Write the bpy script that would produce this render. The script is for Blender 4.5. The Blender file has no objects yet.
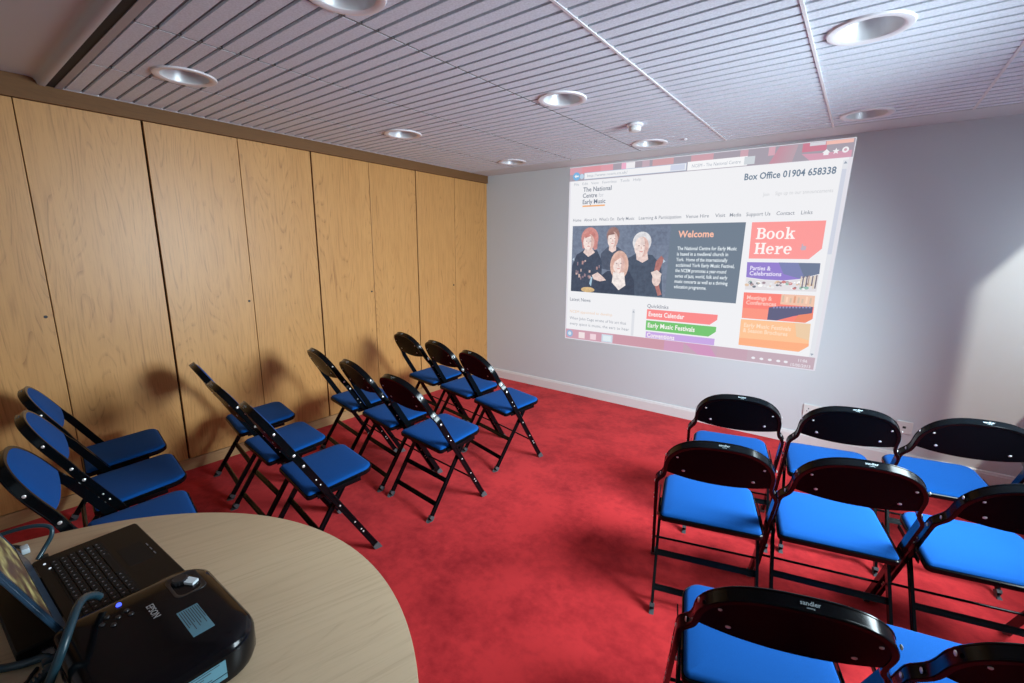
import bpy, bmesh, math, random
from mathutils import Vector, Matrix
random.seed(7)
PI = math.pi
S = bpy.context.scene
C = S.collection
EXPO = 0.0
H = 2.309            # ceiling height
XR = 4.55            # right wall
YB = -5.6            # back wall
TZ = 0.73            # table top height

# ------------------------------------------------------------------ helpers
def obj(name, bm, mats, parent=None, smooth=False, loc=None):
    me = bpy.data.meshes.new(name)
    bmesh.ops.recalc_face_normals(bm, faces=bm.faces[:])
    bm.to_mesh(me); bm.free()
    if not isinstance(mats, (list, tuple)): mats = [mats]
    for m in mats: me.materials.append(m)
    if smooth:
        for p in me.polygons: p.use_smooth = True
        try: me.set_sharp_from_angle(angle=math.radians(38))
        except Exception: pass
    o = bpy.data.objects.new(name, me); C.objects.link(o)
    if parent: o.parent = parent
    if loc: o.location = loc
    return o
def thing(name, label, cat, loc=(0, 0, 0), rotz=0, group=None):
    o = bpy.data.objects.new(name, None); C.objects.link(o)
    o.empty_display_size = .1
    o.location = loc; o.rotation_euler = (0, 0, rotz); o['label'] = label; o['category'] = cat
    if group: o['group'] = group
    return o
def tag(o, label, cat, group=None):
    o['label'] = label; o['category'] = cat
    if group: o['group'] = group
    return o
def struct(name, bm, m, parent=None, smooth=False):
    o = obj(name, bm, m, parent, smooth)
    if not parent: o['kind'] = 'structure'
    return o
def box(bm, x0, x1, y0, y1, z0, z1, mi=0, bev=0):
    r = bmesh.ops.create_cube(bm, size=1)
    vs = r['verts']
    for v in vs:
        v.co = Vector(((x0+x1)/2+v.co.x*(x1-x0), (y0+y1)/2+v.co.y*(y1-y0), (z0+z1)/2+v.co.z*(z1-z0)))
    fs = set(f for v in vs for f in v.link_faces)
    for f in fs: f.material_index = mi
    if bev:
        es = list(set(e for v in vs for e in v.link_edges))
        bmesh.ops.bevel(bm, geom=es, offset=bev, segments=2, affect='EDGES', profile=.5)
    return bm
def B(*a, **k):
    bm = bmesh.new(); box(bm, *a, **k); return bm
def rev(bm, prof, c=(0, 0, 0), n=32, axis='z', mi=0, close=False):
    """lathe of (r, h) pairs about an axis through c"""
    rings = []
    for r, h in prof:
        ring = []
        if r < 1e-6:
            p = (0, 0, h)
            ring = [bm.verts.new(p)]
        else:
            for i in range(n):
                a = 2*PI*i/n
                ring.append(bm.verts.new((r*math.cos(a), r*math.sin(a), h)))
        rings.append(ring)
    allv = [v for r_ in rings for v in r_]
    for k in range(len(rings)-1):
        a, b = rings[k], rings[k+1]
        for i in range(n):
            j = (i+1) % n
            if len(a) == 1 and len(b) == 1: continue
            if len(a) == 1: f = bm.faces.new((a[0], b[i], b[j]))
            elif len(b) == 1: f = bm.faces.new((a[i], a[j], b[0]))
            else: f = bm.faces.new((a[i], a[j], b[j], b[i]))
            f.material_index = mi
    for v in allv:
        x, y, z = v.co
        if axis == 'x': v.co = Vector((z, x, y))
        elif axis == 'y': v.co = Vector((x, z, y))
        v.co += Vector(c)
    return bm
def sweep(bm, pts, frames, prof, cap=True, mi=0):
    """profile (a,b) placed at pts with frames (A,B)"""
    rings = []
    for p, (A, Bv) in zip(pts, frames):
        rings.append([bm.verts.new(Vector(p)+A*a+Bv*b) for a, b in prof])
    n = len(prof)
    for k in range(len(rings)-1):
        for i in range(n):
            j = (i+1) % n
            f = bm.faces.new((rings[k][i], rings[k][j], rings[k+1][j], rings[k+1][i])); f.material_index = mi
    if cap:
        bm.faces.new(rings[0]).material_index = mi; bm.faces.new(rings[-1][::-1]).material_index = mi
    return bm
def tube(bm, pts, r, n=8, mi=0, sm=4):
    """round tube along smoothed points"""
    pts = [Vector(p) for p in pts]
    if sm > 1 and len(pts) > 2:
        out = []
        for i in range(len(pts)-1):
            p0 = pts[max(i-1, 0)]; p1 = pts[i]; p2 = pts[i+1]; p3 = pts[min(i+2, len(pts)-1)]
            for k in range(sm):
                t = k/sm
                out.append(.5*((2*p1)+(-p0+p2)*t+(2*p0-5*p1+4*p2-p3)*t*t+(-p0+3*p1-3*p2+p3)*t**3))
        out.append(pts[-1]); pts = out
    fr = []
    up = Vector((0, 0, 1)); prev = None
    for i, p in enumerate(pts):
        t = (pts[min(i+1, len(pts)-1)]-pts[max(i-1, 0)]).normalized()
        if prev is None:
            A = t.cross(up)
            if A.length < .1: A = t.cross(Vector((1, 0, 0)))
        else: A = prev-t*prev.dot(t)
        A.normalize(); prev = A
        fr.append((A, t.cross(A)))
    prof = [(r*math.cos(2*PI*i/n), r*math.sin(2*PI*i/n)) for i in range(n)]
    return sweep(bm, pts, fr, prof, mi=mi)
def bar(bm, p, q, w, h, up=(0, 0, 1), bev=0.0015, mi=0):
    p = Vector(p); q = Vector(q); t = (q-p).normalized(); A = t.cross(Vector(up)).normalized(); Bv = A.cross(t)
    b = min(bev, w/3, h/3)
    prof = [(-w/2+b, -h/2), (w/2-b, -h/2), (w/2, -h/2+b), (w/2, h/2-b), (w/2-b, h/2), (-w/2+b, h/2), (-w/2, h/2-b), (-w/2, -h/2+b)]
    return sweep(bm, [p, q], [(A, Bv)]*2, prof, mi=mi)
def rrect(x0, x1, y0, y1, rads, n=6):
    """rounded rectangle outline, rads for corners (x0y0, x1y0, x1y1, x0y1)"""
    out = []
    cs = [(x0, y0, 1, 1, PI), (x1, y0, -1, 1, 1.5*PI), (x1, y1, -1, -1, 0), (x0, y1, 1, -1, .5*PI)]
    for (cx, cy, sx, sy, a0), r in zip(cs, rads):
        for k in range(n+1):
            a = a0+k/n*PI/2
            out.append((cx+sx*r+r*math.cos(a), cy+sy*r+r*math.sin(a)))
    return out
def loft(bm, loops, cap=True, mi=0):
    R = [[bm.verts.new(p) for p in l] for l in loops]
    n = len(R[0])
    for k in range(len(R)-1):
        for i in range(n):
            j = (i+1) % n
            bm.faces.new((R[k][i], R[k][j], R[k+1][j], R[k+1][i])).material_index = mi
    if cap:
        bm.faces.new(R[0][::-1]).material_index = mi; bm.faces.new(R[-1]).material_index = mi
    return bm

# ------------------------------------------------------------------ materials
def srgb(r, g, b):
    f = lambda c: (c/255/12.92 if c/255 <= .04045 else ((c/255+.055)/1.055)**2.4)
    return (f(r), f(g), f(b), 1)
def nodes(name):
    m = bpy.data.materials.new(name); m.use_nodes = True
    nt = m.node_tree; return m, nt, nt.nodes['Principled BSDF']
def mat(name, col, rough=.5, metal=0, coat=0, spec=.5, bump=None, var=None, sheen=0):
    """bump=(scale,strength,dist); var=(scale,amount) colour mottling"""
    m, nt, p = nodes(name); L = nt.links
    p.inputs['Base Color'].default_value = col if len(col) == 4 else (*col, 1)
    p.inputs['Roughness'].default_value = rough; p.inputs['Metallic'].default_value = metal
    p.inputs['Coat Weight'].default_value = coat; p.inputs['Coat Roughness'].default_value = .08
    p.inputs['Specular IOR Level'].default_value = spec
    if sheen: p.inputs['Sheen Weight'].default_value = sheen; p.inputs['Sheen Roughness'].default_value = .4
    tc = nt.nodes.new('ShaderNodeTexCoord')
    if var:
        n = nt.nodes.new('ShaderNodeTexNoise'); n.inputs['Scale'].default_value = var[0]; n.inputs['Detail'].default_value = 5
        L.new(tc.outputs['Object'], n.inputs['Vector'])
        r = nt.nodes.new('ShaderNodeValToRGB'); c = p.inputs['Base Color'].default_value[:]
        r.color_ramp.elements[0].position = .3; r.color_ramp.elements[1].position = .7
        r.color_ramp.elements[0].color = (*[v*(1-var[1]) for v in c[:3]], 1)
        r.color_ramp.elements[1].color = (*[min(1, v*(1+var[1])) for v in c[:3]], 1)
        L.new(n.outputs['Fac'], r.inputs['Fac']); L.new(r.outputs['Color'], p.inputs['Base Color'])
    if bump:
        n = nt.nodes.new('ShaderNodeTexNoise'); n.inputs['Scale'].default_value = bump[0]; n.inputs['Detail'].default_value = 3
        L.new(tc.outputs['Object'], n.inputs['Vector'])
        b = nt.nodes.new('ShaderNodeBump'); b.inputs['Strength'].default_value = bump[1]; b.inputs['Distance'].default_value = bump[2]
        L.new(n.outputs['Fac'], b.inputs['Height']); L.new(b.outputs['Normal'], p.inputs['Normal'])
    return m
def emit(name, rgb, k=1.0, rough=.7):
    m, nt, p = nodes(name)
    c = srgb(*rgb)
    p.inputs['Base Color'].default_value = (0.02, 0.02, 0.02, 1); p.inputs['Roughness'].default_value = rough
    p.inputs['Specular IOR Level'].default_value = 0
    p.inputs['Emission Color'].default_value = c; p.inputs['Emission Strength'].default_value = k/(2**EXPO)
    return m
def wood(name, c0, c1, c2, axis='z', rot=0, rough=.42, scale=1.0, fig=.5, seed=True, along=0.06):
    m, nt, p = nodes(name); L = nt.links; N = nt.nodes.new
    tc = N('ShaderNodeTexCoord'); mp = N('ShaderNodeMapping')
    L.new(tc.outputs['Object'], mp.inputs['Vector'])
    mp.inputs['Rotation'].default_value = (0, 0, rot)
    vec = mp.outputs['Vector']
    if seed:
        oi = N('ShaderNodeObjectInfo'); ad = N('ShaderNodeVectorMath'); ad.operation = 'ADD'
        cx = N('ShaderNodeCombineXYZ'); mu = N('ShaderNodeMath'); mu.operation = 'MULTIPLY'; mu.inputs[1].default_value = 37.
        L.new(oi.outputs['Random'], mu.inputs[0])
        for k in range(3): L.new(mu.outputs[0], cx.inputs[k])
        L.new(vec, ad.inputs[0]); L.new(cx.outputs[0], ad.inputs[1]); vec = ad.outputs[0]
    def stretched(s_across, s_along):
        q = N('ShaderNodeMapping'); L.new(vec, q.inputs['Vector'])
        s = [s_across]*3; s['xyz'.index(axis)] = s_along
        q.inputs['Scale'].default_value = s; return q.outputs['Vector']
    # cathedral figure: contour bands of a slow noise
    n1 = N('ShaderNodeTexNoise'); n1.inputs['Scale'].default_value = 1; n1.inputs['Detail'].default_value = 1.5; n1.inputs['Roughness'].default_value = .45
    L.new(stretched(3.2*scale, .45*scale), n1.inputs['Vector'])
    mu = N('ShaderNodeMath'); mu.operation = 'MULTIPLY'; mu.inputs[1].default_value = 44; L.new(n1.outputs['Fac'], mu.inputs[0])
    fr = N('ShaderNodeMath'); fr.operation = 'FRACT'; L.new(mu.outputs[0], fr.inputs[0])
    r1 = N('ShaderNodeValToRGB'); e = r1.color_ramp.elements
    e[0].position = 0; e[0].color = (.2, .2, .2, 1); e[1].position = .28; e[1].color = (1, 1, 1, 1); x = r1.color_ramp.elements.new(.97); x.color = (.75, .75, .75, 1)
    L.new(fr.outputs[0], r1.inputs['Fac'])
    # fine fibres
    n2 = N('ShaderNodeTexNoise'); n2.inputs['Scale'].default_value = 1; n2.inputs['Detail'].default_value = 6; n2.inputs['Roughness'].default_value = .65
    L.new(stretched(150*scale, 6*scale), n2.inputs['Vector'])
    n3 = N('ShaderNodeTexNoise'); n3.inputs['Scale'].default_value = 1; n3.inputs['Detail'].default_value = 2
    L.new(stretched(7*scale, .5*scale), n3.inputs['Vector'])
    a = N('ShaderNodeMix'); a.data_type = 'RGBA'; L.new(n3.outputs['Fac'], a.inputs['Factor'])
    a.inputs['A'].default_value = c0; a.inputs['B'].default_value = c1
    b = N('ShaderNodeMix'); b.data_type = 'RGBA'; b.blend_type = 'MIX'
    mm = N('ShaderNodeMath'); mm.operation = 'SUBTRACT'; mm.inputs[0].default_value = 1; L.new(r1.outputs['Color'], mm.inputs[1])
    m2 = N('ShaderNodeMath'); m2.operation = 'MULTIPLY'; m2.inputs[1].default_value = fig; L.new(mm.outputs[0], m2.inputs[0])
    nf = N('ShaderNodeTexNoise'); nf.inputs['Scale'].default_value = 1; nf.inputs['Detail'].default_value = 3
    L.new(stretched(60*scale, 5*scale), nf.inputs['Vector'])
    rf = N('ShaderNodeValToRGB'); rf.color_ramp.elements[0].position = .42; rf.color_ramp.elements[1].position = .62
    L.new(nf.outputs['Fac'], rf.inputs['Fac'])
    m3 = N('ShaderNodeMath'); m3.operation = 'MULTIPLY'; L.new(m2.outputs[0], m3.inputs[0]); L.new(rf.outputs['Color'], m3.inputs[1])
    m3b = N('ShaderNodeMath'); m3b.operation = 'MULTIPLY'; m3b.inputs[1].default_value = 1.15; L.new(m3.outputs[0], m3b.inputs[0])
    L.new(m3b.outputs[0], b.inputs['Factor']); L.new(a.outputs['Result'], b.inputs['A']); b.inputs['B'].default_value = c2
    c = N('ShaderNodeMix'); c.data_type = 'RGBA'
    rr = N('ShaderNodeValToRGB'); rr.color_ramp.elements[0].position = .5; rr.color_ramp.elements[1].position = .85
    L.new(n2.outputs['Fac'], rr.inputs['Fac']); q = N('ShaderNodeMath'); q.operation = 'MULTIPLY'; q.inputs[1].default_value = .6; L.new(rr.outputs['Color'], q.inputs[0])
    L.new(q.outputs[0], c.inputs['Factor']); L.new(b.outputs['Result'], c.inputs['A']); c.inputs['B'].default_value = c2
    L.new(c.outputs['Result'], p.inputs['Base Color'])
    p.inputs['Roughness'].default_value = rough
    bp = N('ShaderNodeBump'); bp.inputs['Strength'].default_value = .08; bp.inputs['Distance'].default_value = .002
    L.new(n2.outputs['Fac'], bp.inputs['Height']); L.new(bp.outputs['Normal'], p.inputs['Normal'])
    return m

def carpet_mat():
    m, nt, p = nodes('red_carpet'); L = nt.links; N = nt.nodes.new
    tc = N('ShaderNodeTexCoord')
    def noise(s, d, r=.6):
        n = N('ShaderNodeTexNoise'); n.inputs['Scale'].default_value = s; n.inputs['Detail'].default_value = d; n.inputs['Roughness'].default_value = r
        L.new(tc.outputs['Object'], n.inputs['Vector']); return n.outputs['Fac']
    a = noise(3.5, 6, .62); b = noise(22, 4); c = noise(420, 2)
    m1 = N('ShaderNodeMath'); m1.operation = 'MULTIPLY_ADD'; L.new(b, m1.inputs[0]); m1.inputs[1].default_value = .45; L.new(a, m1.inputs[2])
    m2 = N('ShaderNodeMath'); m2.operation = 'MULTIPLY_ADD'; L.new(c, m2.inputs[0]); m2.inputs[1].default_value = .35; L.new(m1.outputs[0], m2.inputs[2])
    r = N('ShaderNodeValToRGB'); e = r.color_ramp.elements
    e[0].position = .68; e[0].color = (.30, .011, .016, 1); e[1].position = 1.0; e[1].color = (.56, .030, .034, 1)
    L.new(m2.outputs[0], r.inputs['Fac']); L.new(r.outputs['Color'], p.inputs['Base Color'])
    p.inputs['Roughness'].default_value = .95; p.inputs['Specular IOR Level'].default_value = .15
    p.inputs['Sheen Weight'].default_value = .15; p.inputs['Sheen Roughness'].default_value = .5
    p.inputs['Sheen Tint'].default_value = (1, .3, .3, 1)
    bp = N('ShaderNodeBump'); bp.inputs['Strength'].default_value = .5; bp.inputs['Distance'].default_value = .004
    L.new(m2.outputs[0], bp.inputs['Height']); L.new(bp.outputs['Normal'], p.inputs['Normal'])
    return m

M = {}
M['plaster'] = mat('white_plaster', (.61, .65, .67), .75, bump=(60, .08, .002))
M['ceil'] = mat('ceiling_tile', (.70, .76, .83), .9, bump=(260, .25, .001), var=(140, .10))
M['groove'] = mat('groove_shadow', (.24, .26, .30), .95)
M['joint_light'] = mat('edge_trim_grey', (.38, .38, .41), .5)
M['joint'] = mat('tile_joint', (.12, .12, .125), .8)
M['tbar'] = mat('ceiling_rail', (.70, .68, .69), .5)
M['black_gap'] = mat('black_gap', (.012, .012, .014), .8)
M['carpet'] = carpet_mat()
M['oak'] = wood('oak_veneer', (.61, .315, .100, 1), (.52, .255, .075, 1), (.28, .115, .028, 1), 'z', fig=.78)
M['oak_dark'] = wood('oak_rail', (.19, .085, .024, 1), (.155, .068, .018, 1), (.08, .034, .010, 1), 'y', fig=.4, rough=.7)
M['oak_core'] = mat('door_gap_shadow', (.03, .018, .01), .9)
M['table'] = wood('table_laminate', (.60, .47, .31, 1), (.52, .39, .25, 1), (.36, .25, .15, 1), 'y', rot=math.radians(17), fig=.45, rough=.4, scale=.8)
M['table_edge'] = mat('table_edge', (.38, .26, .15), .5)
M['steel'] = mat('black_gloss_steel', (.002, .003, .004), .18, coat=.06, spec=.14)
M['panel'] = mat('black_back_panel', (.003, .003, .0045), .25, spec=.03)
M['blue'] = mat('blue_fabric', (.002, .066, .27), .92, bump=(900, .25, .001), var=(500, .12), sheen=.04, spec=.15)
M['rivet'] = mat('nickel_rivet', (.80, .80, .78), .3, metal=.55)
M['cap'] = mat('grey_foot_cap', (.07, .075, .08), .4)
M['lettering'] = mat('pale_lettering', (.28, .34, .36), .5)
M['skirt'] = mat('white_skirting', (.74, .73, .72), .4)
M['socket'] = mat('socket_plastic', (.72, .72, .70), .35)
M['dark'] = mat('dark_hole', (.02, .02, .02), .5)
M['white_metal'] = mat('white_lamp_metal', (.75, .74, .76), .35)
M['reflector'] = mat('satin_reflector', (.66, .68, .70), .4, metal=.35)
M['glass_lens'] = mat('frosted_lamp', (.70, .66, .68), .35)
M['laptop'] = mat('laptop_shell', (.008, .006, .005), .5, spec=.2, bump=(700, .1, .0005))
M['bezel'] = mat('laptop_bezel', (.03, .018, .014), .35)
M['key'] = mat('laptop_keys', (.006, .006, .007), .6, spec=.25)
M['keymark'] = mat('key_marks', (.16, .16, .18), .6)
M['lid'] = mat('lid_edge', (.02, .05, .09), .3, coat=.3)
M['proj'] = mat('projector_gloss', (.003, .003, .004), .14, coat=.04, spec=.2)
M['proj_grey'] = mat('projector_grey', (.016, .017, .02), .3)
M['sticker'] = mat('silver_sticker', (.14, .34, .44), .35, metal=.2)
M['stickerink'] = mat('sticker_ink', (.03, .05, .06), .5)
M['epson'] = mat('grey_print', (.35, .34, .34), .4)
M['cable'] = mat('blue_grey_cable', (.012, .042, .060), .35)
M['cable_black'] = mat('black_cable', (.012, .013, .015), .4)
M['metal'] = mat('plug_metal', (.6, .65, .7), .25, metal=1)
M['plug_white'] = mat('plug_white', (.55, .65, .70), .4)
M['frame_w'] = mat('window_frame', (.7, .7, .7), .4)
M['leg_grey'] = mat('table_leg_steel', (.35, .36, .38), .35, metal=.8)

# ------------------------------------------------------------------ room shell
struct('floor', B(-.1, XR+.1, YB-.1, .1, -.08, 0), M['carpet'])
struct('wall_far', B(-.1, XR+.1, 0, .12, 0, 2.75), M['plaster'])
struct('wall_back', B(-.1, XR+.1, YB-.12, YB, 0, 2.75), M['plaster'])
# right wall with two window openings
wins = [(-2.60, -1.25, .95, 2.18), (-.50, -.06, .85, 2.18)]
bm = bmesh.new()
ys = [YB]+[v for w in sorted(wins) for v in w[:2]]+[0]
for i in range(0, len(ys)-1, 2): box(bm, XR, XR+.12, ys[i], ys[i+1], 0, 2.75)
for y0, y1, z0, z1 in wins:
    box(bm, XR, XR+.12, y0, y1, 0, z0); box(bm, XR, XR+.12, y0, y1, z1, 2.75)
struct('wall_right', bm, M['plaster'])
for k, (y0, y1, z0, z1) in enumerate(wins):
    bm = bmesh.new(); t = .035
    box(bm, XR+.05, XR+.10, y0, y0+t, z0, z1); box(bm, XR+.05, XR+.10, y1-t, y1, z0, z1)
    box(bm, XR+.05, XR+.10, y0, y1, z0, z0+t); box(bm, XR+.05, XR+.10, y0, y1, z1-t, z1)
    if k == 0: box(bm, XR+.055, XR+.095, (y0+y1)/2-.02, (y0+y1)/2+.02, z0, z1)
    struct('window_%d' % (k+1), bm, M['frame_w'])
# left wall: masonry behind, oak cupboard doors, top rail and plinth
struct('wall_left', B(-.16, -.022, YB, 0, 0, 2.75), M['oak_core'])
DZ0, DZ1 = .075, 2.2268
pitch = .5228
for k in range(10):
    y1 = -pitch*k; y0 = -pitch*(k+1)
    bold1 = .006 if k % 2 == 0 else .0022
    bold0 = .006 if (k+1) % 2 == 0 else .0022
    if k == 0: bold1 = .001
    bm = B(-.02, 0, y0+bold0, y1-bold1, DZ0+.004, DZ1, bev=.0012)
    d = struct('door_%d' % (k+1), bm, M['oak'])
    if k % 2 == 1:       # keyhole close to the meeting edge
        b2 = bmesh.new(); rev(b2, [(0, .0), (.008, .0), (.008, .004), (.0045, .004), (.0035, .001), (0, .001)], (0, y1-bold1-.03, 1.12), 16, 'x')
        obj('keyhole', b2, M['dark'], d, True)
bm = B(-.02, .018, YB, -.001, DZ1+.002, H+.034, bev=.002)
struct('trim_1', bm, M['oak_dark'])
struct('baseboard_left', B(-.02, .004, YB, -.001, 0, DZ0, bev=.001), wood('oak_plinth', (.50, .30, .14, 1), (.42, .25, .11, 1), (.24, .13, .05, 1), 'y', fig=.3))
# white skirting along the far wall with a moulded top edge
def skirting(p0, p1, inward, name):
    bm = bmesh.new()
    prof = [(0, 0), (.016, 0), (.016, .082), (.012, .088), (.011, .096), (.006, .101), (0, .102)]
    p0 = Vector(p0); p1 = Vector(p1); A = Vector(inward)
    sweep(bm, [p0, p1], [(A, Vector((0, 0, 1)))]*2, prof)
    return struct(name, bm, M['skirt'])
skirting((.006, 0, 0), (XR, 0, 0), (0, -1, 0), 'baseboard_far')
skirting((XR, -.017, 0), (XR, YB, 0), (-1, 0, 0), 'baseboard_right')

# ceiling: plaster margin, ribbed tiles, rails
LIGHTS = [(.772, -3.15), (.745, -1.80), (.75, -.51), (2.075, -1.797), (2.078, -.515), (3.405, -1.822), (3.40, -.51), (2.05, -3.11)]
TX = [.028, .605, 1.258, 1.915, 2.572, 3.226, 3.885, XR]
TY0, TP = -3.468, .6535
GY = -.285
LR = .105
def cut_ceiling(bm, z0, z1):
    me = bpy.data.meshes.new('tmp'); bmesh.ops.recalc_face_normals(bm, faces=bm.faces[:]); bm.to_mesh(me); bm.free()
    o = bpy.data.objects.new('tmp', me); C.objects.link(o)
    cb = bmesh.new()
    for x, y in LIGHTS: bmesh.ops.create_cone(cb, cap_ends=True, segments=40, radius1=LR, radius2=LR, depth=z1-z0, matrix=Matrix.Translation((x, y, (z0+z1)/2)))
    cm = bpy.data.meshes.new('cut'); cb.to_mesh(cm); cb.free(); co = bpy.data.objects.new('cut', cm); C.objects.link(co)
    md = o.modifiers.new('b', 'BOOLEAN'); md.operation = 'DIFFERENCE'; md.object = co; md.solver = 'EXACT'; md.use_self = False
    dg = bpy.context.evaluated_depsgraph_get(); dg.update()
    r = bpy.data.meshes.new_from_object(o.evaluated_get(dg))
    bpy.data.objects.remove(o); bpy.data.objects.remove(co)
    out = bmesh.new(); out.from_mesh(r); return out
GP = TP/9
tiles = bmesh.new()
y = TY0; row = 0
for c in range(len(TX)-1):
    x0, x1 = TX[c]+.005, TX[c+1]-.005
    for i in range(54):
        ya = TY0+GP*i; yb = ya+GP
        if ya > GY-.02: break
        yb = min(yb, GY+.002)
        g0 = .0088 if i % 9 == 0 else .0080
        g1 = .0088 if (i+1) % 9 == 0 else .0080
        box(tiles, x0, x1, ya+g0, yb-g1, H, H+.011)
tiles = cut_ceiling(tiles, H-.05, H+.05)
ceil = struct('ceiling', tiles, M['ceil'])
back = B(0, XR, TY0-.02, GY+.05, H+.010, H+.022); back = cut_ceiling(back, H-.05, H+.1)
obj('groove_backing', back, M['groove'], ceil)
sm_ = bmesh.new()
for x in TX[1:4]: box(sm_, x-.0053, x+.0053, TY0, GY, H+.001, H+.006)
obj('tile_joint', sm_, M['joint'], ceil)
rl = bmesh.new()
for x in TX[4:-1]: box(rl, x-.0055, x+.0055, TY0, GY, H-.003, H+.01)
box(rl, TX[0]-.024, TX[0]+.001, TY0, GY, H-.001, H+.01)
obj('ceiling_rail', rl, M['tbar'], ceil)
obj('plaster_margin', B(0, XR, GY, 0, H-.002, H+.06), M['plaster'], ceil)
obj('edge_trim', B(0.0, XR, TY0-.030, TY0-.001, H-.002, H+.012), M['joint_light'], ceil)
obj('shadow_gap', B(0.0, XR, TY0-.066, TY0-.030, H+.001, H+.03), M['black_gap'], ceil)
bm = bmesh.new()                                          # bulkhead with a small curved step to the higher plaster ceiling
YB1 = TY0-.064
prof = [(YB1, H-.002), (YB1-.022, H-.002), (YB1-.030, H+.004), (YB1-.034, H+.018), (YB1-.042, H+.027), (YB1-.06, H+.031), (YB, H+.031), (YB, H+.12), (YB1, H+.12)]
loft(bm, [[(x, yy, zz) for yy, zz in prof] for x in (0.0, XR)])
obj('bulkhead', bm, M['plaster'], ceil, True)
obj('ceiling_slab', B(-.1, XR+.1, YB, .1, H+.42, H+.5), M['plaster'], ceil)

# ------------------------------------------------------------------ recessed downlights
def make_light():
    t = thing('ceiling_downlight', '', 'ceiling light', (0, 0, 0))
    bm = bmesh.new(); rev(bm, [(.098, .006), (.100, -.004), (.112, -.009), (.130, -.007), (.134, -.001), (.134, 0), (.104, .0)], n=48)
    obj('trim_ring', bm, M['white_metal'], t, True)
    bm = bmesh.new(); rev(bm, [(.100, -.003), (.096, .012), (.088, .04), (.074, .075), (.070, .080)], n=48)
    obj('reflector', bm, M['reflector'], t, True)
    bm = bmesh.new(); rev(bm, [(.0725, .077), (.06, .068), (.03, .062), (0, .060)], n=48)
    obj('diffuser', bm, M['glass_lens'], t, True)
    return t
LLAB = ['unlit round recessed downlight nearest the upper left corner of the photo beside the plaster bulkhead',
        'middle downlight of the three along the oak cupboard wall',
        'small far downlight in the corner where oak doors meet the white wall',
        'round downlight in the ribbed ceiling just before the dome detector',
        'downlight directly above the top edge of the projected web page',
        'largest downlight, at the upper right of the ribbed ceiling',
        'downlight close to the far wall just right of the projected picture',
        'downlight cut off by the top edge of the photo']
def copy_tree(o, parent=None):
    c = o.copy(); C.objects.link(c)
    if parent: c.parent = parent
    for ch in list(o.children): copy_tree(ch, c)
    return c
L0 = make_light()
for i, (x, y) in enumerate(LIGHTS):
    o = L0 if i == 0 else copy_tree(L0)
    o.location = (x, y, H); o['label'] = LLAB[i]; o['group'] = 'recessed ceiling downlights'
# detector and tiny sensor
t = thing('smoke_detector', 'white domed smoke detector hanging under the ribbed ceiling tiles', 'smoke detector', (2.20, -1.09, H))
bm = bmesh.new(); rev(bm, [(0, 0), (.052, 0), (.052, -.012), (.046, -.016), (.034, -.018)], n=32); obj('base', bm, M['white_metal'], t, True)
bm = bmesh.new(); rev(bm, [(.036, -.014), (.040, -.022), (.040, -.034), (.034, -.044), (.018, -.049), (0, -.050)], n=32); obj('dome', bm, M['socket'], t, True)
bm = bmesh.new()
for k in range(14):
    a = 2*PI*k/14; p = Vector((.0405*math.cos(a), .0405*math.sin(a), -.028))
    bar(bm, p+Vector((0, 0, .006)), p-Vector((0, 0, .007)), .004, .003)
obj('vent_slots', bm, M['groove'], t)
bm = bmesh.new(); rev(bm, [(0, 0), (.016, 0), (.015, -.006), (.009, -.011), (0, -.012)], (2.34, -.50, H), 20)
tag(obj('ceiling_sensor', bm, M['white_metal'], None, True), 'tiny white button sensor on the ceiling right of the downlight above the picture', 'sensor')

# ------------------------------------------------------------------ folding chair
NV = Vector((0, .8575, .5145)).normalized()          # normal of the leaning frame
TV = Vector((0, -.492, .842))         # up the leaning frame
XV = Vector((1, 0, 0))
F0 = Vector((0, .195, 0))
def fp(u, s, n=0): return F0+XV*u+TV*s+NV*n
def bow(u, s):
    k = min(1, max(0, (s-.70)/.10)); k = k*k*(3-2*k)
    return -.002*k*(1-min(1, abs(u)/.19)**2)
def chan(wi, wo, h, g=.003):
    """closed channel profile: a = outward in plane, b = along normal, shallow groove outside"""
    return [(-wi, -h), (wo-.002, -h), (wo, -h+.002), (wo, -h*.38), (wo-g, -h*.28), (wo-g, h*.28), (wo, h*.38), (wo, h-.002), (wo-.002, h), (-wi, h)]
def chan_rim(wi, wo, h):
    g = .0016
    return [(-wi, -h), (wo-.002, -h), (wo, -h+.002), (wo, -h*.74), (wo-g, -h*.66), (wo-g, h*.66), (wo, h*.74), (wo, h-.002), (wo-.002, h), (-wi, h)]
def arch_path(k=1.0):
    """half-open list of (u,s) from right neck to left neck"""
    half = [(.2165, .47), (.2165, .60), (.2165, .675), (.2155, .690), (.2105, .704), (.202, .718), (.1935, .734), (.1885, .752), (.186, .775), (.1855, .80)]
    arc = []
    n = 15
    for i in range(1, n+1):
        a = PI/2*i/n
        arc.append((.1855*max(0, math.cos(a))**.74, .80+.164*math.sin(a)))
    r = half+arc
    return r+[(-u, s) for u, s in r[-2::-1]]
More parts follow.
